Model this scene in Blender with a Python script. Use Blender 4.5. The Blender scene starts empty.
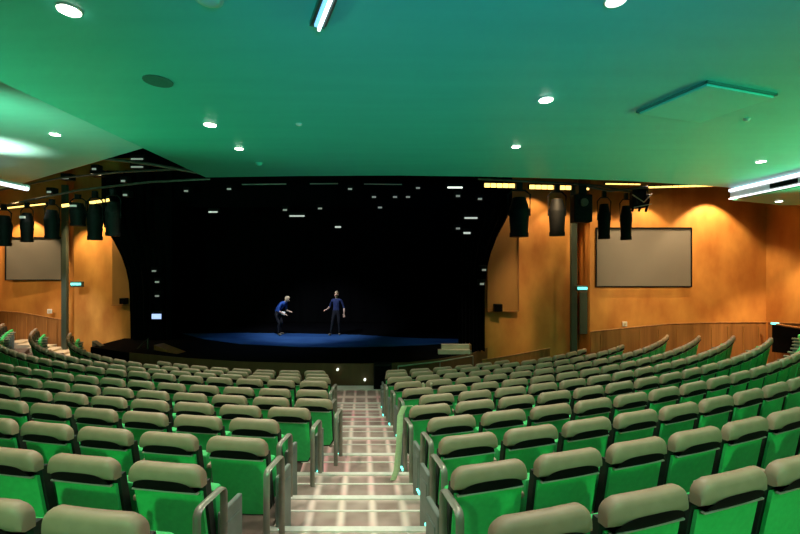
import bpy, bmesh, math, random
from mathutils import Vector, Matrix
random.seed(7)
PI = math.pi
SC = bpy.context.scene
COL = SC.collection
H = 3.35                       # eye height above the front-row floor
F = 400.0
def P(px, py, d):              # a sight line through the photo, stopped at distance d
    return Vector(((px-400)/F*d, d, H+(267-py)/F*d))

# ------------------------------------------------------------------ materials
def mat(name, col, rough=.6, metal=0., emit=None, strength=1., spec=.5):
    m = bpy.data.materials.new(name); m.use_nodes = True
    b = m.node_tree.nodes['Principled BSDF']
    b.inputs['Base Color'].default_value = (*col, 1)
    b.inputs['Roughness'].default_value = rough
    b.inputs['Metallic'].default_value = metal
    b.inputs['Specular IOR Level'].default_value = spec
    if emit:
        b.inputs['Emission Color'].default_value = (*emit, 1)
        b.inputs['Emission Strength'].default_value = strength
    return m
def noisy(name, c1, c2, scale=(3, 3, 3), rough=.6, bump=0., detail=4, spec=.5, metal=0., lo=.3, hi=.7, coord='Object'):
    m = mat(name, c1, rough, metal, spec=spec); t = m.node_tree; n = t.nodes; l = t.links
    b = n['Principled BSDF']
    tc = n.new('ShaderNodeTexCoord'); mp = n.new('ShaderNodeMapping'); nz = n.new('ShaderNodeTexNoise'); cr = n.new('ShaderNodeValToRGB')
    mp.inputs['Scale'].default_value = scale
    nz.inputs['Scale'].default_value = 1; nz.inputs['Detail'].default_value = detail
    cr.color_ramp.elements[0].position = lo; cr.color_ramp.elements[1].position = hi
    cr.color_ramp.elements[0].color = (*c1, 1); cr.color_ramp.elements[1].color = (*c2, 1)
    l.new(tc.outputs[coord], mp.inputs[0]); l.new(mp.outputs[0], nz.inputs['Vector'])
    l.new(nz.outputs['Fac'], cr.inputs[0]); l.new(cr.outputs[0], b.inputs['Base Color'])
    if bump:
        bp = n.new('ShaderNodeBump'); bp.inputs['Strength'].default_value = bump; bp.inputs['Distance'].default_value = .02
        l.new(nz.outputs['Fac'], bp.inputs['Height']); l.new(bp.outputs[0], b.inputs['Normal'])
    return m
M = {}
M['ceil'] = noisy('ceiling_paint', (.085, .60, .52), (.10, .65, .56), (.6, 5, 1), .42, .05)
M['hatch'] = noisy('hatch_paint', (.11, .70, .58), (.12, .74, .62), (.6, 5, 1), .42)
M['ceil_panel'] = noisy('pale_ceiling_paint', (.30, .68, .56), (.34, .72, .60), (1, 6, 1), .45, .05)
M['green'] = noisy('green_upholstery', (.034, .54, .135), (.042, .62, .160), (25, 25, 25), .62, .1)
M['cap'] = noisy('beige_seat_top', (.33, .235, .160), (.38, .27, .185), (14, 14, 14), .5, .03)
M['arm'] = noisy('beige_armrest', (.37, .29, .20), (.42, .33, .23), (14, 14, 14), .5)
M['trim'] = mat('pale_metal_trim', (.62, .58, .52), .35, .6)
M['shell'] = noisy('black_seat_shell', (.008, .014, .010), (.014, .022, .016), (20, 20, 20), .6)
M['support'] = noisy('grey_seat_support', (.13, .16, .14), (.17, .2, .18), (10, 10, 10), .5)
M['rail'] = noisy('grey_rail_paint', (.27, .26, .21), (.33, .32, .27), (9, 9, 9), .38, metal=.45)
M['wall'] = noisy('ochre_plaster', (.46, .165, .030), (.70, .33, .075), (1.5, 1.5, .8), .62, .12, 8)
M['wall_dark'] = noisy('brown_wall_panel', (.34, .15, .035), (.42, .19, .045), (2, 2, 1), .6)
M['dado'] = noisy('brown_timber', (.24, .095, .025), (.40, .17, .05), (9, 9, .5), .5, .1)
M['pit'] = noisy('brown_stage_front', (.09, .045, .015), (.125, .062, .02), (5, 5, .6), .6)
M['floor'] = noisy('terrace_carpet', (.085, .06, .05), (.16, .11, .09), (5, 5, 5), .9, .05)
M['white'] = noisy('white_nosing', (.74, .70, .64), (.82, .78, .72), (20, 20, 20), .5)
M['black'] = noisy('black_cloth', (.0022, .0022, .003), (.004, .004, .005), (6, 6, .4), .95, spec=.05)
M['void'] = noisy('black_paint', (.003, .003, .0035), (.005, .005, .005), (2, 2, 2), .95, spec=.05)
M['stage'] = noisy('black_stage_boards', (.002, .002, .003), (.004, .004, .005), (2, 2, 2), .9, spec=.04)
M['mat'] = noisy('blue_stage_mat', (.016, .060, .20), (.035, .11, .29), (1.2, 3, 1), .6, spec=.2)
M['fixture'] = noisy('black_fixture_metal', (.004, .004, .004), (.008, .008, .008), (12, 12, 12), .6, spec=.12)
M['pipe'] = noisy('dull_pipe_metal', (.10, .09, .07), (.16, .14, .11), (8, 8, 8), .4, metal=.6)
M['post'] = noisy('green_grey_post', (.045, .065, .05), (.06, .08, .06), (4, 4, 1), .5)
M['screen'] = noisy('grey_screen_cloth', (.17, .155, .14), (.19, .175, .155), (.8, .8, .8), .7)
M['cream'] = noisy('cream_paint', (.62, .52, .38), (.7, .6, .45), (6, 6, 6), .5)
M['plastic'] = mat('white_plastic', (.75, .75, .7), .4)
M['grille'] = noisy('dark_teal_grille', (.03, .17, .14), (.04, .2, .16), (60, 60, 60), .6)
M['strap'] = noisy('pale_green_webbing', (.48, .60, .34), (.56, .68, .40), (20, 20, 60), .7)
M['lamp'] = mat('lamp_lens_white', (.9, .9, .85), .3, emit=(1, .93, .78), strength=14)
M['lamp_soft'] = mat('lamp_lens_dim', (.9, .9, .85), .3, emit=(.9, 1, .85), strength=1.6)
M['glint'] = mat('lantern_lens_glint', (.7, .7, .65), .2, emit=(.85, .9, .8), strength=.20)  # weak emission stands in for glints on the lantern lenses
M['glintm'] = mat('lantern_lens_bright_glint', (.7, .7, .65), .2, emit=(.85, .95, .85), strength=.6)  # stronger emission for the brighter lens glints
M['glintw'] = mat('lantern_lens_warm', (.7, .7, .65), .2, emit=(1, .82, .45), strength=1.6)
M['led'] = mat('led_strip_white', (.9, .9, .9), .3, emit=(.86, .86, 1), strength=2.6)
M['ledb'] = mat('led_strip_blue', (.3, .6, .9), .3, emit=(.22, .62, 1), strength=1.2)
M['ledw'] = mat('led_strip_amber', (.9, .7, .3), .3, emit=(1, .66, .16), strength=2.6)
M['cyan'] = mat('cyan_step_lamp', (.2, .8, .7), .3, emit=(.12, 1, .75), strength=3.0)
M['exit'] = mat('sign_lamp_face', (.2, .8, .7), .3, emit=(.15, .85, .80), strength=1.8)
M['disp'] = mat('monitor_glow', (.4, .5, .8), .3, emit=(.42, .58, 1), strength=1.3)
M['skin'] = noisy('skin', (.62, .38, .27), (.68, .42, .30), (20, 20, 20), .55)
M['blond'] = noisy('fair_hair', (.42, .30, .17), (.55, .42, .26), (60, 60, 20), .6)
M['shirt'] = noisy('blue_shirt', (.012, .06, .30), (.02, .085, .38), (12, 12, 12), .8)
M['navy'] = noisy('navy_jumper', (.008, .018, .085), (.012, .026, .11), (12, 12, 12), .85)
M['trouser'] = noisy('dark_trousers', (.002, .002, .006), (.003, .003, .009), (12, 12, 12), .85)
M['shoe'] = mat('shoe_leather', (.16, .13, .10), .5)
M['paper'] = mat('white_paper', (.85, .85, .85), .6)
M['eye'] = mat('dark_eye', (.02, .015, .01), .3)

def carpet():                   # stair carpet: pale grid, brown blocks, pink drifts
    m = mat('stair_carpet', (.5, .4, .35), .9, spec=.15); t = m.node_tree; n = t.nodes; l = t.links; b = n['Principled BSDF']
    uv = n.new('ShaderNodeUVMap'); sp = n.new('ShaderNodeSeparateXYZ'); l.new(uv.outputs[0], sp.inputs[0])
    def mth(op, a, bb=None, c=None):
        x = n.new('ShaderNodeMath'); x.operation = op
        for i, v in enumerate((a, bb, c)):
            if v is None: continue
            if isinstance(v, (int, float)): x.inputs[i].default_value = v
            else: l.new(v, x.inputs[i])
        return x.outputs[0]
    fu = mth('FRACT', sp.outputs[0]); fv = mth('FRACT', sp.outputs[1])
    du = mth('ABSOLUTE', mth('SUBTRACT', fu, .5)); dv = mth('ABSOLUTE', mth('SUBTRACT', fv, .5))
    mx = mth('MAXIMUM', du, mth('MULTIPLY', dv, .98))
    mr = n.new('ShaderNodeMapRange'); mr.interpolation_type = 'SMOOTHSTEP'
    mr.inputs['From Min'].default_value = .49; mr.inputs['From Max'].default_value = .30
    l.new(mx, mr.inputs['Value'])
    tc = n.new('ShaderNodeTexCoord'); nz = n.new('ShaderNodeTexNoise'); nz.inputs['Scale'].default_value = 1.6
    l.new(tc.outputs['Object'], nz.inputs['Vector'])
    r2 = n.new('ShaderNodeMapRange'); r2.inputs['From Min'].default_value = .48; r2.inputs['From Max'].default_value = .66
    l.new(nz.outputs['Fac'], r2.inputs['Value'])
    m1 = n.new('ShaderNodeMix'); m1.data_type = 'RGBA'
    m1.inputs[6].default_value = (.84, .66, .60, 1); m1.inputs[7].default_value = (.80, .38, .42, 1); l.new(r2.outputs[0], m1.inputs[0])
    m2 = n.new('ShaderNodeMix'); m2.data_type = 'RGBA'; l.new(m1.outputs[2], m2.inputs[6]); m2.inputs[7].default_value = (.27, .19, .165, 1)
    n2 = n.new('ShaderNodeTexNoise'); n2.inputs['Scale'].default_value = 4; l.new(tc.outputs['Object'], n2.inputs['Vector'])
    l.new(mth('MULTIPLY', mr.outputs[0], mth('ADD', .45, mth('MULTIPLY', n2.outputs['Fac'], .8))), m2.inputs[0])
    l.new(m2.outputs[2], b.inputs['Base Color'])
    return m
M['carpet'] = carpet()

# ------------------------------------------------------------------ mesh helpers
class MB:
    def __init__(s): s.bm = bmesh.new()
    def box(s, c, size, rot=None, bevel=0):
        r = bmesh.ops.create_cube(s.bm, size=1)
        mt = Matrix.Translation(Vector(c)) @ (rot.to_4x4() if rot else Matrix.Identity(4)) @ Matrix.Diagonal((*size, 1))
        bmesh.ops.transform(s.bm, matrix=mt, verts=r['verts'])
        if bevel:
            es = {e for v in r['verts'] for e in v.link_edges}
            bmesh.ops.bevel(s.bm, geom=list(es), offset=bevel, segments=2, affect='EDGES', profile=.5)
        return s
    def cone(s, a, b, r1, r2, seg=14):
        a, b = Vector(a), Vector(b); d = b-a
        r = bmesh.ops.create_cone(s.bm, cap_ends=True, segments=seg, radius1=r1, radius2=r2, depth=d.length)
        mt = Matrix.Translation((a+b)/2) @ d.to_track_quat('Z', 'Y').to_matrix().to_4x4()
        bmesh.ops.transform(s.bm, matrix=mt, verts=r['verts']); return s
    def tube(s, pts, r, seg=8, flat=1.0, flat_axis=None):
        pts = [Vector(p) for p in pts]; rings = []
        for i, p in enumerate(pts):
            t = (pts[min(i+1, len(pts)-1)]-pts[max(i-1, 0)]).normalized()
            if flat_axis is not None: u = Vector(flat_axis)
            else:
                u = t.cross(Vector((0, 0, 1)))
                if u.length < 1e-3: u = t.cross(Vector((1, 0, 0)))
            u.normalize(); w = t.cross(u).normalized()
            rings.append([s.bm.verts.new(p+u*math.cos(2*PI*k/seg)*r+w*math.sin(2*PI*k/seg)*r*flat) for k in range(seg)])
        for A, B in zip(rings, rings[1:]):
            for k in range(seg): s.bm.faces.new((A[k], A[(k+1) % seg], B[(k+1) % seg], B[k]))
        s.bm.faces.new(rings[0][::-1]); s.bm.faces.new(rings[-1]); return s
    def prism(s, poly, z0, z1):
        a = [s.bm.verts.new((x, y, z0)) for x, y in poly]; b = [s.bm.verts.new((x, y, z1)) for x, y in poly]
        n = len(poly)
        s.bm.faces.new(a[::-1]); s.bm.faces.new(b)
        for i in range(n): s.bm.faces.new((a[i], a[(i+1) % n], b[(i+1) % n], b[i]))
        return s
    def slab(s, quad, thick):          # a wall slab: 4 points of the face, pushed back by thick (a vector)
        q = [Vector(p) for p in quad]; t = Vector(thick)
        a = [s.bm.verts.new(p) for p in q]; b = [s.bm.verts.new(p+t) for p in q]
        s.bm.faces.new(a); s.bm.faces.new(b[::-1]); n = len(q)
        for i in range(n): s.bm.faces.new((a[i], b[i], b[(i+1) % n], a[(i+1) % n]))
        return s
    def sphere(s, c, r, sc=(1, 1, 1), u=16, v=10):
        q = bmesh.ops.create_uvsphere(s.bm, u_segments=u, v_segments=v, radius=r)
        bmesh.ops.transform(s.bm, matrix=Matrix.Translation(Vector(c)) @ Matrix.Diagonal((*sc, 1)), verts=q['verts']); return s
    def mesh(s, name, m, smooth=False):
        bmesh.ops.recalc_face_normals(s.bm, faces=s.bm.faces[:])
        me = bpy.data.meshes.new(name); s.bm.to_mesh(me); s.bm.free()
        me.materials.append(M[m] if isinstance(m, str) else m)
        if smooth:
            for p in me.polygons: p.use_smooth = True
            try: me.set_sharp_from_angle(angle=math.radians(42))
            except Exception: pass
        return me
    def build(s, name, m, parent=None, smooth=False):
        return link(name, s.mesh(name, m, smooth), parent)
def link(name, me, parent=None):
    o = bpy.data.objects.new(name, me); COL.objects.link(o)
    if parent is not None: o.parent = parent
    return o
def tag(o, label=None, cat=None, group=None, kind=None):
    if label: o['label'] = label
    if cat: o['category'] = cat
    if group: o['group'] = group
    if kind: o['kind'] = kind
    return o
def empty(name, loc=(0, 0, 0), rz=0.):
    o = bpy.data.objects.new(name, None); COL.objects.link(o); o.empty_display_size = .1
    o.location = loc; o.rotation_euler = (0, 0, rz); return o
def struct(o): o['kind'] = 'structure'; return o
def dup(root):
    r = root.copy(); COL.objects.link(r)
    for ch in list(root.children):
        c = ch.copy(); COL.objects.link(c); c.parent = r
        for g in list(ch.children):
            d = g.copy(); COL.objects.link(d); d.parent = c
    return r
def lamp(kind, loc, energy, color, target=None, size=.08, spot=90, blend=.6, name='lamp_light'):
    L = bpy.data.lights.new(name, kind); L.energy = energy; L.color = color
    o = bpy.data.objects.new(name, L); COL.objects.link(o); o.location = loc
    if kind == 'SPOT': L.spot_size = math.radians(spot); L.spot_blend = blend; L.shadow_soft_size = size
    elif kind == 'POINT': L.shadow_soft_size = size
    elif kind == 'AREA': L.size = size
    if target is not None:
        o.rotation_euler = (Vector(target)-Vector(loc)).to_track_quat('-Z', 'Y').to_euler()
    return o

# ------------------------------------------------------------------ seating layout
ORD = ['first', 'second', 'third', 'fourth', 'fifth', 'sixth', 'seventh', 'eighth', 'ninth', 'tenth', 'eleventh', 'twelfth',
       'thirteenth', 'fourteenth', 'fifteenth', 'sixteenth', 'seventeenth', 'eighteenth', 'nineteenth', 'twentieth',
       'twenty-first', 'twenty-second', 'twenty-third', 'twenty-fourth', 'twenty-fifth', 'twenty-sixth', 'twenty-seventh', 'twenty-eighth']
ZR = [-1.08-.135*r for r in range(11)]           # seat-top height below the eye, row by row
FL = [H+z-.92 for z in ZR]                       # floor of each terrace
RIGHT = [(.94, 24.16, -5.67, .264), (1.72, 22.72, -5.28, .260), (2.52, 21.27, -4.89, .259), (3.34, 19.83, -4.50, .256),
         (4.16, 18.39, -4.12, .246), (4.99, 16.95, -3.73, .253), (5.83, 15.50, -3.34, .236), (6.73, 14.06, -2.95, .222),
         (7.61, 12.62, -2.57, .205), (8.50, 11.17, -2.18, .190), (9.32, 9.73, -1.79, .176)]
LEFT = [(1.39, 34.21, 3.78, -.151), (2.14, 31.76, 3.20, -.147), (2.91, 29.32, 2.62, -.134), (3.69, 26.87, 2.05, -.130),
        (4.46, 24.42, 1.47, -.113), (5.24, 21.97, .89, -.093), (6.09, 19.52, .32, -.086), (7.07, 17.08, -.26, -.075),
        (7.83, 14.63, -.84, -.053), (8.60, 12.18, -1.42, -.030), (9.39, 9.73, -1.99, -.001)]
PIT = {'R': .58, 'L': .60}
def cpt(side, r, t, off=0.):
    d, R, xc, a0 = (RIGHT if side == 'R' else LEFT)[r]
    return (xc+(R+off)*math.sin(t), d+R-(R+off)*math.cos(t))
ENDX = {'R': {0: 905, 1: 880, 2: 860, 3: 826, 4: 777, 5: 736, 6: 702.5, 7: 665, 8: 622, 9: 579, 10: 500},
        'L': {0: -110, 1: -95, 2: -75, 3: -60, 4: -45, 5: -35, 6: -22, 7: 10, 8: 36, 9: 62, 10: 165}}
WRAP = {('L', 7): 25, ('L', 8): 22, ('L', 9): 19}      # rows that curl round to face across the house
SEATS = []                       # (side, row, index, x, y, z, angle)
TEND = {}
for side in 'RL':
    sg = 1 if side == 'R' else -1
    for r in range(11):
        d, R, xc, a0 = (RIGHT if side == 'R' else LEFT)[r]
        i = 0
        while i < 27:
            t = a0+sg*i*PIT[side]/R
            x, y = cpt(side, r, t); px = 400+F*x/y
            if sg*(px-ENDX[side][r]) > 4 and (side, r) not in WRAP: break
            if i > WRAP.get((side, r), 99): break
            if side == 'R' and i > 6 and abs(px-lastpx) < 2.6 and -5 < px < 805: break
            if abs(t) > (.95 if side == 'R' else 1.05) or x > 10.4 or (side == 'R' and y > 12.2) or (side == 'L' and y > 14.9): break
            lastpx = px
            SEATS.append((side, r, i, x, y, FL[r], t)); TEND[side, r] = t; i += 1

# ------------------------------------------------------------------ floor terraces
mb = MB()
def aisle_x(y): return -.37-.093*(y-3.4)
for side in 'RL':
    sg = 1 if side == 'R' else -1
    tab = RIGHT if side == 'R' else LEFT
    for r in range(11):
        R = tab[r][1]; a0 = tab[r][3]
        t0 = a0-sg*.34/R; t1 = TEND[side, r]+sg*.75/R
        N = 24; back = []; front = []
        for k in range(N+1):
            t = t0+(t1-t0)*k/N
            back.append(cpt(side, r, t, .75 if r else 2.6))
            if r < 10:
                a0n = tab[r+1][3]; Rn = tab[r+1][1]
                tn0 = a0n-sg*.34/Rn; tn1 = max(sg*TEND[side, r+1]+.75/Rn, 0)*sg
                tn = tn0+(tn1-tn0)*k/N
                front.append(cpt(side, r+1, tn, .26))
            else: front.append(cpt(side, r, t, -1.0))
        poly = back+front[::-1]
        for k in range(N):
            mb.prism([back[k], back[k+1], front[k+1], front[k]], FL[r]-.35, FL[r])
# base floor under everything, out to the walls
mb.prism([(-17.5, -3.0), (12.5, -3.0), (12.5, 13.6), (3.2, 14.0), (-10.0, 16.2), (-17.5, 17.0)], -.25, -.02)
struct(tag(mb.build('floor', 'floor'), 'dark brown carpeted seating terraces stepping down to the stage', 'floor'))
# lit side aisle on the left, stepping along the row ends
mb = MB()
for k in range(6):
    a = P(20+k*11, 300, 15.7-.14*k); h = .50-.07*k
    mb.box((a.x, a.y, h/2-.05), (.54, .7, h))
struct(tag(mb.build('side_steps', 'cream'), 'pale side aisle steps between the left row ends and the ochre wall', 'steps'))

# centre aisle stairs
nos = [3.27+.0, 3.95, 4.66, 5.43, 6.25, 7.05, 7.85, 8.65, 9.45]      # front edges of treads 1..9
edges = [1.6, 2.55]+nos+[11.15]
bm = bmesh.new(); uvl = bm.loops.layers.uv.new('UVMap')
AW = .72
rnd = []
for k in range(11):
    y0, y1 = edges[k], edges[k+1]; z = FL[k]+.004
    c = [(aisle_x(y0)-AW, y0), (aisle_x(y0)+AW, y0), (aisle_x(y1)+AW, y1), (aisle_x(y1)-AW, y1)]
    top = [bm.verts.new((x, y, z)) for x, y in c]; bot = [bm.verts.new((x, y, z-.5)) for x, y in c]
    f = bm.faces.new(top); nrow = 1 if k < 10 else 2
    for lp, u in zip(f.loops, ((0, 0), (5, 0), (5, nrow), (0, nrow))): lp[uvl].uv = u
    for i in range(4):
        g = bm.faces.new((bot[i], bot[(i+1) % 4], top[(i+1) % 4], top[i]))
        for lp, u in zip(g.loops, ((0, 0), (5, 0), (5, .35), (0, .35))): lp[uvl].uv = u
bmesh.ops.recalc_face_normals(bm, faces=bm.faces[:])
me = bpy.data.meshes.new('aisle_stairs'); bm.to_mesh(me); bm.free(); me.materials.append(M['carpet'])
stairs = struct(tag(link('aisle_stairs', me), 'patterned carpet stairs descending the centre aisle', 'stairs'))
for k in range(1, 11):
    y1 = edges[k+1]; z = FL[k]+.004
    if k == 10: y1 = 11.1
    m2 = MB()
    m2.box((aisle_x(y1-.03), y1-.03, z+.006), (2*AW, .06 if k < 10 else .34, .014))
    m2.box((aisle_x(y1-.03), y1-.24, z+.003), (2*AW, .022, .008))
    m2.build('stair_nosing', 'white', stairs)

# ------------------------------------------------------------------ the seat
CAPROF = [(.030, .902), (.018, .915), (-.006, .920), (-.026, .917), (-.038, .906), (-.045, .884), (-.047, .845), (-.044, .808), (-.024, .788), (.0, .786), (.030, .786)]
def seat_cap():
    bm = bmesh.new(); w = .248; rc = .078
    xs = [-1, -.985, -.95, -.9, -.84, -.74, -.5, -.25, 0, .25, .5, .74, .84, .9, .95, .985, 1]
    rings = []
    for u in xs:
        x = u*w; e = max(0, abs(x)-(w-rc)); dz = rc-math.sqrt(max(0, rc*rc-e*e)); k = 1-.35*(e/rc)**3
        ring = []
        for y, z in CAPROF:
            zz = z-dz*max(0, (z-.786)/.134)
            yy = (y*k if y < 0 else y)
            ring.append(bm.verts.new((x, yy+.012*u*u, zz)))
        rings.append(ring)
    n = len(CAPROF)
    for A, B in zip(rings, rings[1:]):
        for i in range(n): bm.faces.new((A[i], A[(i+1) % n], B[(i+1) % n], B[i]))
    bm.faces.new(rings[0]); bm.faces.new(rings[-1][::-1])
    m = MB(); m.bm.free(); m.bm = bm
    return m.mesh('seat_top', 'cap', True)
def underside_shade():                     # black half-moon standing for the shaded underside of the top's lower rear
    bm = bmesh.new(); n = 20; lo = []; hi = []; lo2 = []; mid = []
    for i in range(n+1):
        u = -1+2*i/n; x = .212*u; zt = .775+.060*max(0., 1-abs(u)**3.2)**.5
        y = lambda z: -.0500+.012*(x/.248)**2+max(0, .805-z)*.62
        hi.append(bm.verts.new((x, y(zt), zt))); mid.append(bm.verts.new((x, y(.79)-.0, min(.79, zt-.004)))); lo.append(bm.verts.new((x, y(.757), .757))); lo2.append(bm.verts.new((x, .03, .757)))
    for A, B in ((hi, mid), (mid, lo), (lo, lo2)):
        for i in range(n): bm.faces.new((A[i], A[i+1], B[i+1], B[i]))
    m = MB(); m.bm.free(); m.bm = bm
    return m.mesh('shade_crescent', 'fixture', True)
def lean(z): return .012+.17*(.75-z)            # the back leans away from the stage at its top
def panel(w, z0, z1, dy, th, mname, m, rb=.04):
    bm = bmesh.new(); cols = 9; rows = 7; F_ = []; B_ = []
    for j in range(rows+1):
        z = z0+(z1-z0)*j/rows
        e = max(0, (z0+rb-z)/rb); hw = w/2-rb*(1-math.sqrt(max(0, 1-e*e)))
        f = []; b = []
        for i in range(cols+1):
            u = -1+2*i/cols; x = u*hw; y = lean(z)+dy+.018*u*u
            f.append(bm.verts.new((x, y, z))); b.append(bm.verts.new((x, y+th, z)))
        F_.append(f); B_.append(b)
    for G in (F_, B_):
        for j in range(rows):
            for i in range(cols): bm.faces.new((G[j][i], G[j][i+1], G[j+1][i+1], G[j+1][i]))
    for j in range(rows):
        for i in (0, cols): bm.faces.new((F_[j][i], F_[j+1][i], B_[j+1][i], B_[j][i]))
    for i in range(cols):
        for j in (0, rows): bm.faces.new((F_[j][i], F_[j][i+1], B_[j][i+1], B_[j][i]))
    q = MB(); q.bm.free(); q.bm = bm
    return q.mesh(mname, m, True)
ME_CAP = seat_cap()
ME_SHADE = underside_shade()
ME_PANEL = panel(.462, .27, .748, -.020, .02, 'back_panel', 'green')
ME_SHELL = panel(.49, .24, .80, .008, .05, 'seat_shell', 'shell', .06)
q = MB(); q.box((0, lean(.748)-.020, .750), (.45, .022, .010), bevel=.003); ME_TRIM = q.mesh('trim_strip', 'trim')
q = MB(); q.box((0, .235, .50), (.44, .09, .36), Matrix.Rotation(.12, 3, 'X'), bevel=.03); ME_CUSH = q.mesh('seat_cushion', 'green', True)
ME_ARM = {}; ME_SUP = {}; ME_END = {}; ME_LED = {}
for side, s in (('R', -1), ('L', 1)):
    q = MB(); q.box((s*.29, .25, .615), (.042, .30, .04), bevel=.014); ME_ARM[side] = q.mesh('armrest', 'arm', True)
    q = MB(); q.box((s*.29, .26, .30), (.028, .20, .60), bevel=.008); q.box((s*.29, .24, .012), (.06, .30, .024)); ME_SUP[side] = q.mesh('side_support', 'support')
    q = MB(); q.box((s*.285, .24, .28), (.04, .24, .56), bevel=.012); q.box((s*.303, .24, .30), (.02, .16, .34), bevel=.006); ME_END[side] = q.mesh('end_panel', 'support')
    q = MB(); q.box((s*.31, .13, .14), (.022, .09, .024), bevel=.006); ME_LED[side] = q.mesh('step_light', 'cyan')
protos = {}
def make_seat(side, end):
    o = empty('theatre_seat')
    link('seat_top', ME_CAP, o); link('shade_crescent', ME_SHADE, o); link('back_panel', ME_PANEL, o); link('seat_shell', ME_SHELL, o)
    link('trim_strip', ME_TRIM, o); link('seat_cushion', ME_CUSH, o)
    if not end: link('armrest', ME_ARM[side], o)
    if end:
        e = link('end_panel', ME_END[side], o); l_ = link('step_light', ME_LED[side], e); l_['label'] = 'small glowing cyan step light'
    else: link('side_support', ME_SUP[side], o)
    return o
WORD = {0: 'eleventh', 1: 'tenth', 2: 'ninth', 3: 'eighth', 4: 'seventh', 5: 'sixth', 6: 'fifth', 7: 'fourth', 8: 'third', 9: 'second', 10: 'front'}
for side, r, i, x, y, z, t in SEATS:
    key = (side, i == 0)
    if key not in protos: o = protos[key] = make_seat(*key)
    else: o = dup(protos[key])
    o.location = (x, y, z); o.rotation_euler = (0, 0, t)
    blk = 'right of aisle' if side == 'R' else 'left of aisle'
    row = 'front row' if r == 10 else WORD[r]+' row from stage'
    pos = 'on the aisle' if i == 0 else ORD[i]+' seat in'
    if i == 0: lab = 'beige-topped green seat right on the aisle, %s, %s' % (row, 'right block' if side == 'R' else 'left block')
    else: lab = 'beige-topped green seat, %s block, %s, %s from the aisle' % ('right' if side == 'R' else 'left', row, ORD[i])
    tag(o, lab, 'seat', ('right' if side == 'R' else 'left')+' block theatre seats, '+row)

# aisle hoops
def hoop_mesh(s):
    y0, y1, top, rc = -.20, .06, .775, .045
    pts = [(0, y0, 0), (0, y0, top-rc)]
    for k in range(1, 5): a = PI/2*k/4; pts.append((0, y0+rc-rc*math.cos(a), top-rc+rc*math.sin(a)))
    for k in range(0, 5): a = PI/2*k/4; pts.append((0, y1-rc+rc*math.sin(a), top-rc+rc*math.cos(a)))
    pts.append((0, y1, 0))
    q = MB(); q.tube(pts, .026, 8, .42, (1, 0, 0)); return q.mesh('rail', 'rail', True)
ME_HOOP = hoop_mesh(1)
q = MB(); q.box((0, 0, .008), (.09, .08, .016), bevel=.004); ME_PLATE = q.mesh('base_plate', 'rail')
hp = None
for side in 'LR':
    s = 1 if side == 'L' else -1
    for S in SEATS:
        if S[0] != side or S[2] or (S[1] > 8): continue
        _, r, i, x, y, z, t = S
        o = empty('aisle_handrail') if hp is None else dup(hp)
        if hp is None:
            hp = o; link('rail', ME_HOOP, o)
            for yy in (-.20, .06): link('base_plate', ME_PLATE, o).location = (0, yy, 0)
        off = Vector((math.cos(t), math.sin(t), 0))*s*(.35 if side == 'L' else .29)
        o.location = (x+off.x, y+off.y, z); o.rotation_euler = (0, 0, t)
        tag(o, 'grey hoop handrail beside the aisle seat of %s row from stage, %s side' % (WORD[r], 'left' if side == 'L' else 'right'), 'handrail', 'aisle hoop handrails')
# pale strap leaning on a right hoop, two pale posts
x, y, z, t = [(S[3], S[4], S[5], S[6]) for S in SEATS if S[0] == 'R' and S[1] == 4 and S[2] == 0][0]
a = P(402, 406, 4.55)
q = MB(); q.tube([(a.x+.10, a.y+.05, a.z-.02), (a.x+.03, a.y+.01, a.z), (a.x-.02, a.y-.02, a.z-.10), (a.x-.035, a.y-.03, a.z-.45), (a.x-.06, a.y-.05, FL[3]+.12), (a.x-.10, a.y-.06, FL[3]+.015)], .035, 8, .3, (1, .2, 0))
tag(q.build('hanging_strap', 'strap', smooth=True), 'pale green webbing strap hanging from a right aisle handrail to the stairs', 'strap')
for k, (px, py) in enumerate(((423.5, 383), (431, 383))):
    a = P(px, py, 7.0)
    q = MB(); q.tube([(a.x, a.y, FL[6]), (a.x, a.y, a.z-.03), (a.x-.01*(1-2*k), a.y, a.z)], .02, 8)
    tag(q.build('pale_post', 'cream', smooth=True), 'short pale post between right front rows, %s of the pair' % ('left' if k == 0 else 'right'), 'post', 'pale posts')

# ------------------------------------------------------------------ ceilings
fr = [(-3.9, 8.04), (-1.98, 7.91), (0, 7.87), (1.59, 7.96), (3.26, 8.14), (4.8, 8.37), (7.05, 8.94), (7.6, 9.11)]
q = MB(); q.prism([(-3.85, -3), (-3.9, 8.04)]+fr[1:]+[(7.6, -3)], H+1.8, H+2.55)
struct(tag(q.build('ceiling', 'ceil'), 'teal painted balcony underside over the seats', 'ceiling'))
q = MB(); q.prism([(-3.9, -3), (-3.9, 7.72), (-5.6, 8.74), (-13.5, 13.5), (-17.5, 13.6), (-17.5, -3)], H+2.6, H+2.9)
struct(tag(q.build('ceiling.001', 'ceil_panel'), 'pale green ceiling panel beyond the left edge', 'ceiling'))
q = MB(); q.prism([(7.72, -3), (7.72, 9.3), (9.6, 10.05), (12.4, 10.05), (12.4, -3)], H+1.55, H+1.85)
struct(tag(q.build('ceiling.002', 'ceil'), 'lower green ceiling panel at far right', 'ceiling'))
q = MB(); q.prism([(-19, 6.5), (14, 6.5), (14, 22), (-19, 22)], H+4.6, H+4.8)
struct(tag(q.build('ceiling.003', 'void'), 'black void above the stage lighting', 'ceiling'))
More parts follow.
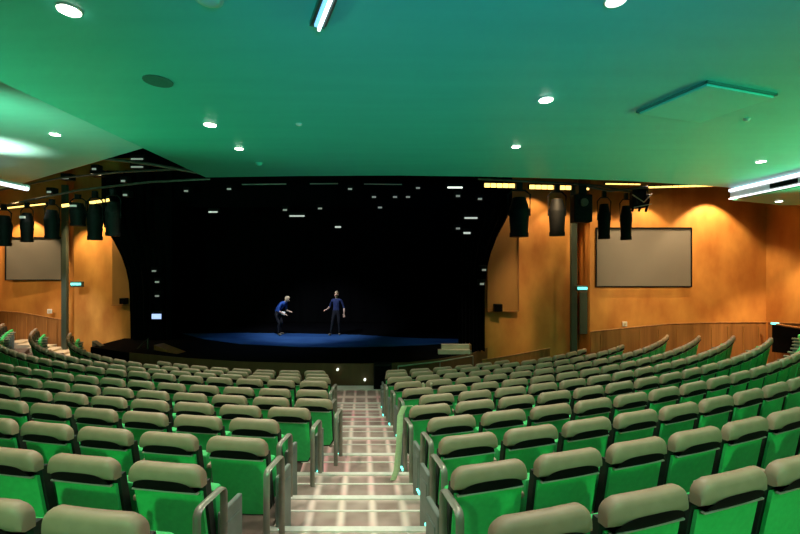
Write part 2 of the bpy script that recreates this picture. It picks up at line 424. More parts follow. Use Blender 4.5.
# back wall behind the viewer and side walls out of view keep the room closed
q = MB(); q.slab([(-17.5, -3, -.2), (12.5, -3, -.2), (12.5, -3, H+4.6), (-17.5, -3, H+4.6)], (0, -.2, 0)); struct(q.build('wall_back', 'wall_dark'))
q = MB(); q.slab([(-17.5, -3, -.2), (-17.5, 17, -.2), (-17.5, 17, H+4.6), (-17.5, -3, H+4.6)], (-.2, 0, 0)); struct(q.build('wall_left_side', 'wall'))

# right slot light under the soffit edge
o = empty('light_cove', (7.62, 8.0, H+1.68))
q = MB(); q.box((.05, -.45, 0), (.08, 3.4, .24), bevel=.01); q.build('cove_housing', 'plastic', o)
q = MB(); q.box((-.005, -.45, .085), (.03, 3.4, .06)); q.build('led_strip', 'led', o)
q = MB(); q.box((-.005, -.45, -.108), (.03, 3.4, .024)); q.build('led_strip', 'led', o)
for yy in (-.05, -.75):
    q = MB(); q.box((-.0, yy, -.02), (.03, .56, .09)); q.build('vent_slot', 'fixture', o)
tag(o, 'white lit cove with dark slots along the right ceiling edge', 'light cove')

# downlights
def downlight(px, py, h, lab, r=.075, lens='lamp', e=28, col=(1, .9, .72), grp='round ceiling downlights'):
    d = F*h/(267-py); a = P(px, py, d)
    o = empty('downlight', a)
    q = MB(); q.cone((0, 0, -.012), (0, 0, .004), r*1.0, r*1.1, 24); q.build('bezel', 'plastic', o)
    q = MB(); q.cone((0, 0, -.018), (0, 0, -.008), r*.92, r*.92, 24); q.build('lens', lens, o)
    tag(o, lab, 'ceiling light', grp)
    if e: lamp('SPOT', (a.x, a.y, a.z-.04), e, col, (a.x, a.y, 0), .07, 118, .7)
    return a
E0 = 225
downlight(69, 9, 1.8, 'largest bright round downlight, top left of the teal ceiling', .072, e=E0)
downlight(210, 124, 1.8, 'bright round downlight left of centre, farther from front ceiling edge', e=E0)
downlight(239, 148, 1.8, 'bright round downlight left of centre, nearest the front ceiling edge', .062, e=E0*.45)
downlight(546, 99, 1.8, 'bright round downlight right of centre, farther from front ceiling edge', e=E0)
downlight(516, 146, 1.8, 'bright round downlight right of centre, nearest the front ceiling edge', .062, e=E0*.45)
downlight(761, 161, 1.8, 'bright round downlight above the right lit cove', .07, e=E0)
downlight(779, 201, 1.55, 'round downlight on the lower right ceiling panel', .07, e=E0*.6)
downlight(55, 134, 2.6, 'round downlight on the pale left ceiling panel', .09, e=E0*.6)
downlight(616, -1, 1.8, 'round downlight cut by the top edge of the photo', .07, 'lamp_soft', e=E0*.6)
# added unseen ceiling spots over the near seats, lighting their backs
for x, y in ((-2.6, .2), (.4, .6), (3.4, .4), (5.8, 2.6), (6.0, .2)):
    lamp('SPOT', (x, y, H+1.77), E0*.5, (1, .9, .72), (x, y, 0), .07, 118, .7)

def disc(px, py, h, r, name, m, lab, cat, dome=.02):
    d = F*h/(267-py); a = P(px, py, d)
    o = empty(name, a)
    q = MB(); q.cone((0, 0, -.008), (0, 0, .004), r, r*1.02, 22); q.build('rim', m, o)
    q = MB(); q.sphere((0, 0, -.004), r*.8, (1, 1, dome/r), 18, 8); q.build('face', m, o, True)
    return tag(o, lab, cat)
disc(158, 81, 1.8, .13, 'speaker_grille', 'grille', 'dark round flush speaker grille in the teal ceiling', 'speaker', .01)
disc(259, 163, 1.8, .07, 'smoke_detector', 'hatch', 'larger pale green dome under the ceiling near its front edge', 'detector', .06)
disc(299, 124, 1.8, .04, 'smoke_detector', 'plastic', 'tiny pale green dome in the middle of the teal ceiling', 'detector', .03)
disc(747, 119, 1.8, .035, 'smoke_detector', 'plastic', 'tiny dome beside the square ceiling hatch', 'detector', .03)
disc(208, -2, 1.8, .095, 'smoke_detector', 'ceil_panel', 'pale green dome at the top edge of the photo', 'detector', .05)
disc(690, 206, 1.8, .03, 'smoke_detector', 'plastic', 'small dome near the right lit cove', 'detector', .03) if False else None
# square hatch
o = empty('ceiling_hatch', (3.32, 4.38, H+1.79), math.radians(17))
q = MB(); q.box((0, 0, -.012), (.95, .76, .04), bevel=.006); q.build('hatch_panel', 'hatch', o)
q = MB(); q.box((0, .39, .0), (1.0, .02, .024)); q.box((0, -.39, 0), (1.0, .02, .024)); q.box((.49, 0, 0), (.02, .80, .024)); q.box((-.49, 0, 0), (.02, .80, .024)); q.build('hatch_frame', 'grille', o)
tag(o, 'square access hatch in the right of the teal ceiling', 'hatch')
# linear lamp at the top
o = empty('linear_ceiling_lamp', (-.514, 2.73, H+1.785), math.radians(23.7))
q = MB(); q.box((0, 0, .0), (.11, .5, .03)); q.build('recess_frame', 'grille', o)
q = MB(); q.box((.012, .0, -.03), (.022, .49, .03), bevel=.006); q.build('led_tube', 'led', o)
q = MB(); q.box((-.016, .0, -.026), (.024, .42, .02)); q.build('blue_strip', 'ledb', o)
q = MB(); q.box((-.045, .02, -.022), (.02, .36, .02)); q.box((.046, .03, -.022), (.016, .32, .02)); q.build('reflector_wing', 'post', o)
tag(o, 'slim white and blue linear lamp at the top of the ceiling', 'ceiling light')

# ------------------------------------------------------------------ walls
TOP = H+4.2
def wall(name, pts, m, label, thick=.2, top=TOP, bot=-.2):
    q = MB()
    for (a, b) in zip(pts, pts[1:]):
        a, b = Vector((*a, 0)), Vector((*b, 0)); n = (b-a).cross(Vector((0, 0, 1))).normalized()
        if n.dot((a+b)/2) < 0: n = -n
        q.slab([(a.x, a.y, bot), (b.x, b.y, bot), (b.x, b.y, top), (a.x, a.y, top)], n*thick)
    return struct(tag(q.build(name, m), label, 'wall'))
WA0 = P(485, 300, 13.5); WA1 = P(571, 300, 13.6); WR0 = P(590, 300, 13.3); WR1 = P(766, 300, 13.3)
wall('wall_right_front', [(WA0.x, WA0.y), (WA1.x+.1, WA1.y)], 'wall', 'ochre wall right of the stage opening')
wall('wall_right_pier', [(WA1.x+.1, WA1.y), (P(578, 300, 13.9).x, 13.9), (WR0.x, WR0.y)], 'wall', 'narrow ochre pier between the two right walls', .05)
wall('wall_right', [(WR0.x, WR0.y), (WR1.x, WR1.y)], 'wall', 'lit ochre wall carrying the right grey screen')
wall('wall_right_side', [(WR1.x, WR1.y), (WR1.x+.02, 11.55)], 'wall', 'ochre side wall at the far right', top=TOP)
wall('wall_right_side.001', [(WR1.x+.02, 11.5), (WR1.x+.1, -3)], 'wall', 'ochre side wall at the far right')
WB0 = P(-60, 300, 16.6); WB1 = P(66, 300, 16.4); LA0 = P(74, 300, 15.8); LA1 = P(137, 300, 15.3)
wall('wall_left', [(WB0.x, WB0.y), (WB1.x, WB1.y)], 'wall', 'lit ochre wall carrying the left grey screen')
wall('wall_left_pier', [(WB1.x, WB1.y), (LA0.x, LA0.y)], 'wall', 'bright ochre pier between the two left walls', .05)
wall('wall_left_front', [(LA0.x, LA0.y), (LA1.x, LA1.y)], 'wall', 'ochre wall left of the stage opening')
# stage house
q = MB(); q.slab([(-19, 20.5, -.2), (14, 20.5, -.2), (14, 20.5, H+4.6), (-19, 20.5, H+4.6)], (0, .2, 0)); struct(q.build('wall_stage_back', 'void'))
q = MB(); q.slab([(LA1.x-.1, 15.6, -.2), (LA1.x-.1, 20.5, -.2), (LA1.x-.1, 20.5, H+4.6), (LA1.x-.1, 15.6, H+4.6)], (-.2, 0, 0)); struct(q.build('wall_stage_left', 'void'))
q = MB(); q.slab([(4.6, 13.95, -.2), (4.6, 20.5, -.2), (4.6, 20.5, H+4.6), (4.6, 13.95, H+4.6)], (.2, 0, 0)); struct(q.build('wall_stage_right', 'void'))
# wall panels, dado rails
def dado(name, pts, label):     # pts: (px, d, py_top)
    q = MB(); V = [P(px, py, d) for px, d, py in pts]
    for a, b in zip(V, V[1:]):
        n = Vector((b.y-a.y, a.x-b.x, 0)).normalized()
        if n.dot(Vector((a.x, a.y, 0))) < 0: n = -n
        q.slab([(a.x, a.y, -.1), (b.x, b.y, -.1), (b.x, b.y, b.z), (a.x, a.y, a.z)], n*.06)
    o = struct(tag(q.build(name, 'dado'), label, 'dado'))
    for a, b in zip(V, V[1:]):
        q = MB(); q.tube([a+Vector((0, -.01, .012)), b+Vector((0, -.01, .012))], .022, 8); q.build('dado_cap', 'dado', o)
    for a, b in zip(V, V[1:]):
        L = (b-a).length; k = int(L/.42)
        q = MB()
        for i in range(k):
            c = a.lerp(b, (i+.5)/k); q.box((c.x, c.y-.012, c.z/2-.06), (.014, .02, c.z-.12))
        q.build('dado_grooves', 'wall_dark', o)
    return o
dado('trim_1', [(591, 13.0, 332), (630, 12.95, 328), (668, 12.9, 324.3), (720, 12.9, 322.8), (766, 12.9, 322.6)], 'brown timber dado with vertical grooves under the right screen')
dado('trim_2', [(-30, 16.2, 309), (22, 16.1, 313), (62, 16.0, 320)], 'brown timber dado under the left screen')
dado('trim_3', [(478, 13.2, 361), (510, 13.2, 356), (550, 13.2, 348.5)], 'low brown sloping skirting under the right ochre wall')
dado('trim_4', [(768, 12.6, 322.8), (800, 11.62, 324), (830, 11.2, 325)], 'thin brown dado beside the dark right entrance')
# screens
def screen(x0, y0, x1, y1, d, lab):
    a = P(x0, y1, d); b = P(x1, y0, d); w = b.x-a.x; h = b.z-a.z
    o = empty('projection_screen', ((a.x+b.x)/2, d, a.z))
    q = MB(); q.box((0, 0, h/2), (w, .03, h)); q.build('screen_cloth', 'screen', o)
    q = MB()
    for xx in (-w/2, w/2): q.box((xx, -.01, h/2), (.035, .05, h+.03))
    q.box((0, -.01, h), (w, .06, .07)); q.box((0, -.01, 0), (w, .05, .035)); q.build('screen_frame', 'fixture', o)
    return tag(o, lab, 'screen')
screen(596, 228.5, 691, 286.5, 13.26, 'grey framed screen on the lit right wall')
screen(6, 238, 62, 280, 16.37, 'grey framed screen on the left wall')
# posts
for px, d, y0, y1, lab in ((573.5, 13.3, 183, 375, 'tall green-grey post left of the right screen'), (65, 15.45, 185, 360, 'tall green-grey post right of the left screen')):
    a = P(px, y1, d); b = P(px, y0, d)
    o = empty('lighting_post', (a.x, a.y, 0))
    q = MB(); q.box((0, 0, b.z/2), (.20, .14, b.z), bevel=.02); q.build('shaft', 'post', o)
    q = MB(); q.box((0, 0, .02), (.34, .3, .04)); q.build('base_plate', 'post', o)
    tag(o, lab, 'post')
# tall recessed panels beside the stage opening + wall speakers + exit lamps + switches
def plate(name, x0, y0, x1, y1, d, th, m, lab, cat, extra=None):
    a = P(x0, y1, d); b = P(x1, y0, d)
    o = empty(name, ((a.x+b.x)/2, d, a.z))
    w = b.x-a.x; h = b.z-a.z
    q = MB(); q.box((0, 0, h/2), (w, th, h), bevel=min(.01, th*.2)); q.build('body', m, o)
    if extra: extra(o, w, h, th)
    return tag(o, lab, cat)
def pnl(o, w, h, th):
    q = MB(); q.box((w/2, -th*.4, h/2), (.03, th, h)); q.box((0, -th*.4, 0), (w, th, .03)); q.build('edge_strip', 'dado', o)
plate('acoustic_panel', 487, 212, 518, 311, 13.36, .1, 'wall_dark', 'tall brown panel on the ochre wall right of the stage', 'wall panel', pnl)
plate('acoustic_panel', 113, 235, 136, 305, 15.25, .1, 'wall_dark', 'tall brown panel on the ochre wall left of the stage', 'wall panel', pnl)
def spk(o, w, h, th):
    q = MB(); q.box((0, -th/2-.01, h/2), (w*.85, .02, h*.85), bevel=.004); q.build('speaker_front', 'void', o)
plate('wall_speaker', 494, 304, 502, 311.5, 13.2, .2, 'fixture', 'small black box speaker low on the right brown panel', 'speaker', spk)
plate('wall_speaker', 121, 298, 127, 304, 15.1, .2, 'fixture', 'small black box speaker low on the left brown panel', 'speaker', spk)
def ext(o, w, h, th):
    q = MB(); q.box((0, -th/2-.012, h*.55), (w*.86, .02, h*.42)); q.build('lit_face', 'exit', o)
plate('exit_sign', 576, 285.5, 587, 291.5, 13.1, .12, 'post', 'small glowing cyan exit sign beside the right post', 'sign', ext)
plate('exit_sign', 71.5, 281.5, 83, 287, 15.4, .12, 'post', 'small glowing cyan exit sign beside the left post', 'sign', ext)
def sw(o, w, h, th):
    q = MB(); q.box((0, -th/2-.008, h/2), (w*.4, .016, h*.5)); q.build('rocker', 'cream', o)
plate('wall_switch', 622.5, 321.5, 627, 326.5, 13.25, .04, 'plastic', 'white switch plate under the right screen', 'switch', sw)
plate('wall_switch', 47.5, 309, 52, 313.5, 16.2, .04, 'plastic', 'white switch plate under the left screen', 'switch', sw)
plate('shaded_return', 579.5, 292, 588, 334, 13.45, .05, 'post', 'dark narrow strip for the shaded wall return below the right exit sign', 'panel')  # dark plate put in for the shade on the wall return
# dark entrance at the far right
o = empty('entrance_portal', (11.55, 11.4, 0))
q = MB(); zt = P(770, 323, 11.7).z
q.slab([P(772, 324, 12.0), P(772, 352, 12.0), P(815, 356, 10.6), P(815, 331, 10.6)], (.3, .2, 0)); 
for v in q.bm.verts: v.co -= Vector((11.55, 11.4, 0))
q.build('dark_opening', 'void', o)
a = P(772, 323.5, 11.9)-Vector((11.55, 11.4, 0)); b = P(815, 330.5, 10.5)-Vector((11.55, 11.4, 0))
q = MB(); q.tube([a, b], .03, 8); q.build('top_edge', 'dado', o)
a = P(775, 323.5, 11.75)-Vector((11.55, 11.4, 0)); q = MB(); q.box(a, (.2, .06, .05)); q.build('cyan_lamp', 'exit', o)
tag(o, 'dark low entrance opening in the far right wall', 'entrance')

# ------------------------------------------------------------------ stage
SZ = H-2.74
fp = [(-10.6, 13.7), (-8.6, 12.75), (-6.4, 12.0), (-4.6, 11.55), (-2.9, 11.35), (-1.1, 11.3), (.2, 11.45), (1.2, 11.9), (2.3, 12.7), (3.0, 13.6), (4.5, 13.9)]
q = MB(); q.prism(fp+[(4.5, 20.4), (-10.6, 20.4)], -.2, SZ)
struct(tag(q.build('stage_floor', 'stage'), 'black stage floor with a curved apron', 'stage'))
q = MB()
for a, b in zip(fp[1:-1], fp[2:-1]):
    q.slab([(a[0], a[1]-.04, -.2), (b[0], b[1]-.04, -.2), (b[0], b[1]-.04, SZ+.015), (a[0], a[1]-.04, SZ+.015)], (0, .035, 0))
struct(tag(q.build('stage_front', 'pit'), 'curved brown timber stage front behind the front row', 'stage front'))
def mpt(px, py): d = F*2.735/(py-267); return ((px-400)/F*d, d)
poly = [mpt(182, 333.6), mpt(205, 339.5), mpt(240, 344), mpt(300, 347), mpt(345, 347.3), mpt(388, 346.5), mpt(425, 345), mpt(470, 342), mpt(470, 339.2), mpt(420, 338.5), mpt(360, 335), mpt(300, 333.5), mpt(240, 333)]
q = MB(); q.prism(poly, SZ+.001, SZ+.012)
tag(q.build('stage_mat', 'mat'), 'blue floor mat lying across the stage under the two people', 'floor mat')
# black curtains with folds
def curtain(name, x0, x1, y, lab, edge=None, z1=H+3.6):
    bm = bmesh.new(); n = 60; g = []
    for j in range(13):
        row = []
        for i in range(n+1):
            u = i/n; z = SZ+.02+(z1-SZ-.02)*j/12
            xa, xb = edge(z) if edge else (x0, x1)
            row.append(bm.verts.new((xa+(xb-xa)*u, y+.09*math.sin(u*n*.75)+.03*math.sin(u*31), z)))
        g.append(row)
    for j in range(12):
        for i in range(n): bm.faces.new((g[j][i], g[j][i+1], g[j+1][i+1], g[j+1][i]))
    ex = bmesh.ops.extrude_face_region(bm, geom=bm.faces[:])
    bmesh.ops.translate(bm, vec=(0, .03, 0), verts=[v for v in ex['geom'] if isinstance(v, bmesh.types.BMVert)])
    q = MB(); q.bm.free(); q.bm = bm
    return tag(q.build(name, 'black', smooth=True), lab, 'curtain')
curtain('stage_curtain', -10.4, 4.4, 19.6, 'black backdrop curtain across the rear of the stage')
def le(z):
    s = max(0, min(1, (z-SZ)/(4.6-SZ))); s2 = max(0, min(1, (z-2.4)/2.6))
    return (-10.1-1.0*s2*s2-.1*s, -8.6)
def re_(z):
    s2 = max(0, min(1, (z-2.6)/2.6))
    return (1.9, 2.72+.9*s2*s2+.05)
curtain('stage_curtain', 0, 0, 15.0, 'black side curtain at the left of the stage opening', le)
curtain('stage_curtain', 0, 0, 12.98, 'black side curtain at the right of the stage opening', re_)
q = MB(); q.slab([(-10.2, 15.4, H+2.3), (4.4, 15.4, H+2.3), (4.4, 15.4, H+4.5), (-10.2, 15.4, H+4.5)], (0, .1, 0))
tag(q.build('curtain_border', 'black'), 'black border hung across the top of the stage opening', 'curtain')
# small lit monitor and boom lamps in the left wing
plate('stage_monitor', 152, 311, 163, 320, 14.6, .1, 'fixture', 'small blue-white lit monitor at the left edge of the stage', 'monitor',
      lambda o, w, h, th: MB().box((0, -th/2-.01, h*.42), (w*.84, .02, h*.55)).build('display', 'disp', o))
# steps at stage right, handrails
o = empty('stage_steps', (1.72, 12.52, SZ))
for k in range(2):
    q = MB(); q.box((.06*k, .09+.14*k, .07+.07*k), (1.05-.12*k, .16, .14+.14*k), bevel=.008); q.build('tread', 'cream', o)
q = MB(); q.box((.5, .16, .15), (.04, .30, .30), bevel=.006); q.build('side_board', 'dado', o)
tag(o, 'cream steps on the right front corner of the stage', 'steps')
q = MB(); a, b, c = P(398, 366.3, 11.2), P(440, 361.5, 11.6), P(473, 355.8, 12.1); q.tube([a, b, c], .022, 8)
for v in (a, b, c): q.tube([(v.x, v.y, -.02), (v.x, v.y, v.z)], .018, 8)
tag(q.build('front_rail', 'rail', smooth=True), 'thin grey rail in front of the right side of the stage', 'rail')
q = MB(); a, b = P(131, 356, 13.4), P(148, 338.5, 13.4); q.tube([(a.x, a.y, .0), a, b, (b.x, b.y, .0)], .035, 8)
tag(q.build('stage_handrail', 'pipe', smooth=True), 'sloping handrail by the left corner of the stage', 'rail')
q = MB(); q.slab([P(154, 345, 13.2), P(177, 354, 12.6), P(180, 362, 12.5), P(154, 362, 13.2)], (.1, .35, 0))
tag(q.build('ramp_side', 'dado'), 'brown wedge of ramp side at the left stage corner', 'ramp')
q = MB(); a = P(99, 353, 13.6); q.slab([P(92, 341, 14.2), P(107, 351, 13.5), P(107, 364, 13.4), P(92, 364, 14.2)], (.05, .15, 0))
tag(q.build('side_barrier', 'post'), 'dark green barrier below the left ochre wall', 'barrier')
o = empty('stage_speaker', (P(383, 360, 11.15).x, 11.05, -.02))
q = MB(); q.box((0, 0, .36), (.5, .3, .72), bevel=.03); q.build('cabinet', 'fixture', o)
q = MB(); q.box((0, -.155, .36), (.42, .02, .62), bevel=.005); q.build('grille', 'void', o)
tag(o, 'black speaker box in front of the stage at the foot of the aisle', 'speaker')
for px, py, lab in ((337, 375.5, 'upper'), (364.5, 385.7, 'lower')):
    a = P(px, py-5, 11.1)
    q = MB(); q.cone((a.x, 11.25, a.z), (a.x, 11.17, a.z), .032, .032, 12); tag(q.build('marker_light', 'lamp_soft'), 'small white marker light, %s of two on the brown stage front' % lab, 'light')

# ------------------------------------------------------------------ lighting rig
def bar(pts, lab, r=.03, m='pipe'):
    q = MB(); q.tube(pts, r, 8); return tag(q.build('lighting_bar', m, smooth=True), lab, 'lighting bar')
bar([P(-30, 213, 11.8), P(30, 200, 11.2), P(80, 190, 10.8), P(150, 182, 10.6), P(210, 179, 10.6)], 'long dull pipe bar carrying the left lanterns')
bar([P(-30, 196, 12.4), P(60, 178, 11.6), P(120, 172, 11.2), P(205, 168, 10.8)], 'upper pipe bar among the left rigging')
bar([P(100, 158, 10.6), P(150, 164, 10.8), P(210, 175, 10.8)], 'sloping pipe tie in the upper left rigging', .04)
bar([P(478, 179, 10.4), P(560, 183, 10.4), P(600, 186, 10.3), P(650, 196, 10.0)], 'curved pipe bar carrying the right lanterns')
bar([P(575, 184, 10.2), P(610, 191, 10.0), P(648, 187, 9.8)], 'short crossing pipe above the right lanterns')
bar([P(242, 184.5, 14), P(286, 184, 14)], 'thin stage bar, leftmost of three under the ceiling edge', .02, 'trim')
bar([P(310, 183.8, 14), P(338, 183.6, 14)], 'thin stage bar, middle of three under the ceiling edge', .02, 'trim')
bar([P(364, 184, 14), P(402, 184.4, 14)], 'thin stage bar, rightmost of three under the ceiling edge', .02, 'trim')
def lantern(px, ptop, pbot, d, wpx, lab, lens=None, group='hanging stage lanterns'):
    a = P(px, ptop, d); b = P(px, pbot, d); w = wpx/F*d; hh = a.z-b.z
    o = empty('stage_lantern', (a.x, a.y, b.z))
    q = MB(); q.cone((0, 0, hh*.06), (0, 0, hh*.50), w*.42, w*.5, 16); q.cone((0, 0, hh*.50), (0, 0, hh*.74), w*.5, w*.32, 16); q.cone((0, 0, 0), (0, 0, hh*.08), w*.46, w*.46, 16); q.build('body', 'fixture', o, True)
    q = MB(); q.tube([(-w*.54, 0, hh*.40), (-w*.56, 0, hh*.8), (-w*.3, 0, hh*.88), (w*.3, 0, hh*.88), (w*.56, 0, hh*.8), (w*.54, 0, hh*.40)], w*.05, 6); q.build('yoke', 'fixture', o)
    q = MB(); q.box((0, 0, hh*.95), (w*.3, w*.25, hh*.14)); q.build('clamp', 'fixture', o)
    if lens:
        q = MB(); q.box((0, -w*.44, hh*.62), (w*.42, .05, hh*.06)); q.build('lens', lens, o)
    return tag(o, lab, 'stage light', group)
side = ['leftmost', 'second', 'third', 'fourth', 'fifth', 'sixth']
for k, (px, t_, b_, w, d) in enumerate(((4, 205, 246, 13, 11.2), (27, 203, 242, 11, 11.2), (52, 200, 239, 13, 11.0), (78, 195, 226, 14, 10.8), (95, 192, 240, 14, 10.9), (113, 190, 236, 14, 10.4))):
    lantern(px, t_, b_, d, w, 'black hanging lantern on the left bar, %s from the photo edge' % side[k], 'glint' if k in (1, 3) else None)
for k, (px, t_, b_, w, d) in enumerate(((519, 184, 237, 20, 10.2), (557, 186, 236, 16, 10.2), (604, 192, 239, 12, 10.1), (626, 194, 240, 11, 10.0))):
    lantern(px, t_, b_, d, w, 'black hanging lantern on the right bar, %s from the stage' % ['first', 'second', 'third', 'fourth'][k])
a = P(581, 223, 10.2)
o = empty('moving_light', a)
q = MB(); q.box((0, 0, .36), (.46, .3, .70), bevel=.03); q.build('body', 'fixture', o)
q = MB(); q.cone((0, -.15, .5), (0, -.2, .5), .1, .1, 14); q.build('lens', 'pipe', o)
q = MB(); q.box((0, 0, .82), (.2, .2, .24)); q.build('clamp', 'fixture', o)
tag(o, 'square black moving light hanging beside the right post', 'stage light')
o = empty('cable_cluster', P(640, 200, 9.9))
q = MB()
for k in range(9): q.tube([(-.2+.05*k, .05*(k % 3), -.28+.06*(k % 4)), (-.1+.04*k, .02*(k % 2), .0), (-.16+.045*k, .03, .30)], .03, 6)
q.box((0, .1, .02), (.34, .2, .42), bevel=.04); q.build('junction_box', 'fixture', o)
q = MB(); q.tube([(-.25, -.1, .12), (.0, -.16, -.08), (.24, -.1, .14)], .014, 6); q.tube([(-.22, -.12, -.2), (.2, -.14, -.12)], .012, 6); q.build('loose_cable', 'trim', o)
tag(o, 'tangled black cable cluster at the right end of the lighting bar', 'cables')
# amber battens high on the rig
def batten(x0, y0, x1, y1, d, th, lab, m='ledw'):
    a, b = P(x0, y0, d), P(x1, y1, d); c = (a+b)/2; L = (b-a).length; ang = math.atan2(b.z-a.z, b.x-a.x)
    o = empty('led_batten', c); o.rotation_euler = (0, -ang, 0)
    q = MB(); q.box((0, .04, .03), (L, .10, th+.04)); q.build('housing', 'fixture', o)
    n = max(1, int(L/.16)); q = MB()
    for k in range(n): q.box((-L/2+L*(k+.5)/n, -.02, 0), (L/n*.86, .03, th)); 
    q.build('lamp_row', m, o)
    return tag(o, lab, 'light batten', 'amber light battens')
batten(484, 185.4, 521, 186, 11.2, .11, 'amber lit batten nearest the stage under the right ceiling edge')
batten(529, 187, 571, 188, 11.2, .11, 'amber lit batten in the middle under the right ceiling edge')
batten(576, 188, 589, 188.5, 11.2, .09, 'short amber lit batten beside the right post')
batten(648, 187.5, 714, 185.6, 11.6, .045, 'long thin amber strip for the lit ceiling edge above the right screen')  # glowing strip stands for light along the soffit edge
batten(605, 184, 640, 184.5, 11.6, .03, 'thin amber strip for the lit ceiling edge above the cable cluster')  # same lit soffit edge, continued as a glowing strip
batten(90, 203, 110, 200, 12.0, .08, 'amber lit batten in the left rigging beside the stage')
batten(62, 206, 70, 205, 12.2, .09, 'short amber lit batten above the left post')
batten(0, 209, 46, 204, 12.6, .04, 'thin amber batten above the left lanterns')
a, b = P(-12, 180.5, 10.6), P(27, 189, 10.2)
o = empty('linear_tube_lamp', (a+b)/2)
q = MB(); q.tube([a-(a+b)/2, b-(a+b)/2], .05, 8); q.build('tube', 'led', o, True)
q = MB(); q.tube([a-(a+b)/2+Vector((0, .03, .06)), b-(a+b)/2+Vector((0, .03, .06))], .05, 8); q.build('housing', 'plastic', o)
tag(o, 'white tube lamp under the left ceiling panel', 'lamp')
# small rig lamps
small = [(65, 178, 'glint'), (94, 169, 'glint'), (96, 174.5, 'glintw'), (137, 159, 'glint'), (137, 167, 'glint'), (123, 181, 'glint'), (49, 192, 'glint'), (125, 195, 'glint'),
         (186, 191, 'glint'), (229, 189, 'glint'), (213, 212, 'glintm'), (297, 216, 'glintm'), (285, 210, 'glint'), (320, 208.5, 'glint'), (338, 227, 'glintm'),
         (374, 197, 'glint'), (395, 197, 'glint'), (408, 197, 'glint'), (380, 207.5, 'glint'), (455, 187.5, 'lamp_soft'), (458, 196, 'glint'), (480, 199, 'glint'), (471, 218, 'glintm'), (458, 228.5, 'glint'), (467, 233, 'glintm'),
         (484, 270, 'glint'), (482, 284, 'glint'), (154, 271, 'glint'), (157, 282, 'glint'), (157, 296, 'glint'), (350, 189, 'glint'), (418, 188, 'glint')]
wide = {213: 9, 297: 15, 471: 13, 455: 15, 96: 10, 137: 12, 65: 7, 457: 12, 338: 6, 467: 7}
lp = {}
for k, (px, py, m) in enumerate(small):
    d = 12.4 if px < 150 and py < 200 else (14.4 if px < 440 else 12.5)
    a = P(px, py, d); w = wide.get(px, 4)/F*d; h = .06 if w < .3 else .05
    if m not in lp or True:
        o = empty('rig_lamp', a)
        q = MB(); q.box((0, .12, .05), (w+.10, .22, h+.14), bevel=.02); q.build('can', 'fixture', o)
        q = MB(); q.box((0, 0, 0), (w, .03, h), bevel=.008); q.build('lens', m, o)
    def zone_(p): return 'in the left rigging' if (p[0] < 150 and p[1] < 200) else ('at the right stage edge' if p[0] > 478 else ('at the left stage edge' if p[0] < 170 else 'high above the stage'))
    where = zone_((px, py)); mates = sorted(p[:2] for p in small if zone_(p) == where); n_ = len(mates); i_ = mates.index((px, py))
    refs = 'small glinting rig lamp %s, %s from the left of %d' % (where, ORD[i_], n_)
    tag(o, refs, 'stage light', 'small glinting rig lamps')

# ------------------------------------------------------------------ people
def skin_person(name, loc, rz, J, E_, zone, label, hairm, look):
    """J: joints name -> (pos, radius); E_: bone list; zone(co, nearest joint) -> material index"""
    me = bpy.data.meshes.new(name+'_cage'); names = list(J)
    me.from_pydata([J[n][0] for n in names], [(names.index(a), names.index(b)) for a, b in E_], [])
    tmp = bpy.data.objects.new(name+'_cage', me); COL.objects.link(tmp)
    sk = tmp.modifiers.new('s', 'SKIN'); sk.use_smooth_shade = True
    sd = tmp.modifiers.new('d', 'SUBSURF'); sd.levels = 2; sd.render_levels = 2
    for i, n in enumerate(names):
        r = J[n][1]; r = r if isinstance(r, tuple) else (r, r)
        me.skin_vertices[0].data[i].radius = r
        me.skin_vertices[0].data[i].use_root = (n == 'pelvis')
    dg = bpy.context.evaluated_depsgraph_get(); dg.update()
    out = bpy.data.meshes.new_from_object(tmp.evaluated_get(dg))
    bpy.data.objects.remove(tmp)
    out.name = 'body'; out.materials.clear()
    mats = zone['mats']
    for m in mats: out.materials.append(M[m])
    jp = [(Vector(J[n][0]), zone['of'](n)) for n in names]
    segs = [(Vector(J[a][0]), Vector(J[b][0]), zone['of'](a), zone['of'](b)) for a, b in E_]
    for p in out.polygons:
        c = p.center; best = 9; mi = 0
        for A, B, ma, mb_ in segs:
            d = B-A; t = max(0, min(1, (c-A).dot(d)/max(d.dot(d), 1e-9))); q_ = (A+d*t-c).length
            if q_ < best: best = q_; mi = ma if t < .5 else mb_
        p.material_index = mi; p.use_smooth = True
    root = empty('person', loc, rz); root.scale = (.97, .97, .97)
    b = link('body', out, root)
    # head details: hair cap, eyes, nose, ears, mouth
    hp_ = Vector(J['head'][0]); R = Vector(look).normalized().to_track_quat('Y', 'Z').to_matrix()
    def hd(mbk, nm, m): 
        bmesh.ops.transform(mbk.bm, matrix=Matrix.Translation(hp_) @ R.to_4x4(), verts=mbk.bm.verts[:]); return mbk.build(nm, m, root, True)
    q = MB(); q.sphere((0, -.012, .025), .107, (.86, 1.02, 1.08), 18, 12)
    for v in [v for v in q.bm.verts if v.co.y > .045 and v.co.z < .07 or v.co.z < -.05]: q.bm.verts.remove(v)
    hd(q, 'hair', hairm)
    q = MB(); q.cone((0, .085, .01), (0, .118, -.02), .008, .017, 8); hd(q, 'nose', 'skin')
    for s in (-1, 1):
        q = MB(); q.sphere((s*.032, .088, .012), .011, (1.2, .7, .8), 10, 6); hd(q, 'eye', 'eye')
        q = MB(); q.sphere((s*.088, -.005, -.005), .026, (.4, .8, 1.2), 10, 6); hd(q, 'ear', 'skin')
    q = MB(); q.sphere((0, .083, -.052), .022, (1.1, .5, .3), 10, 6); hd(q, 'mouth', 'shirt').data.materials[0] = M['lip']
    return tag(root, label, 'person')
M['lip'] = mat('lip', (.42, .16, .14), .5)
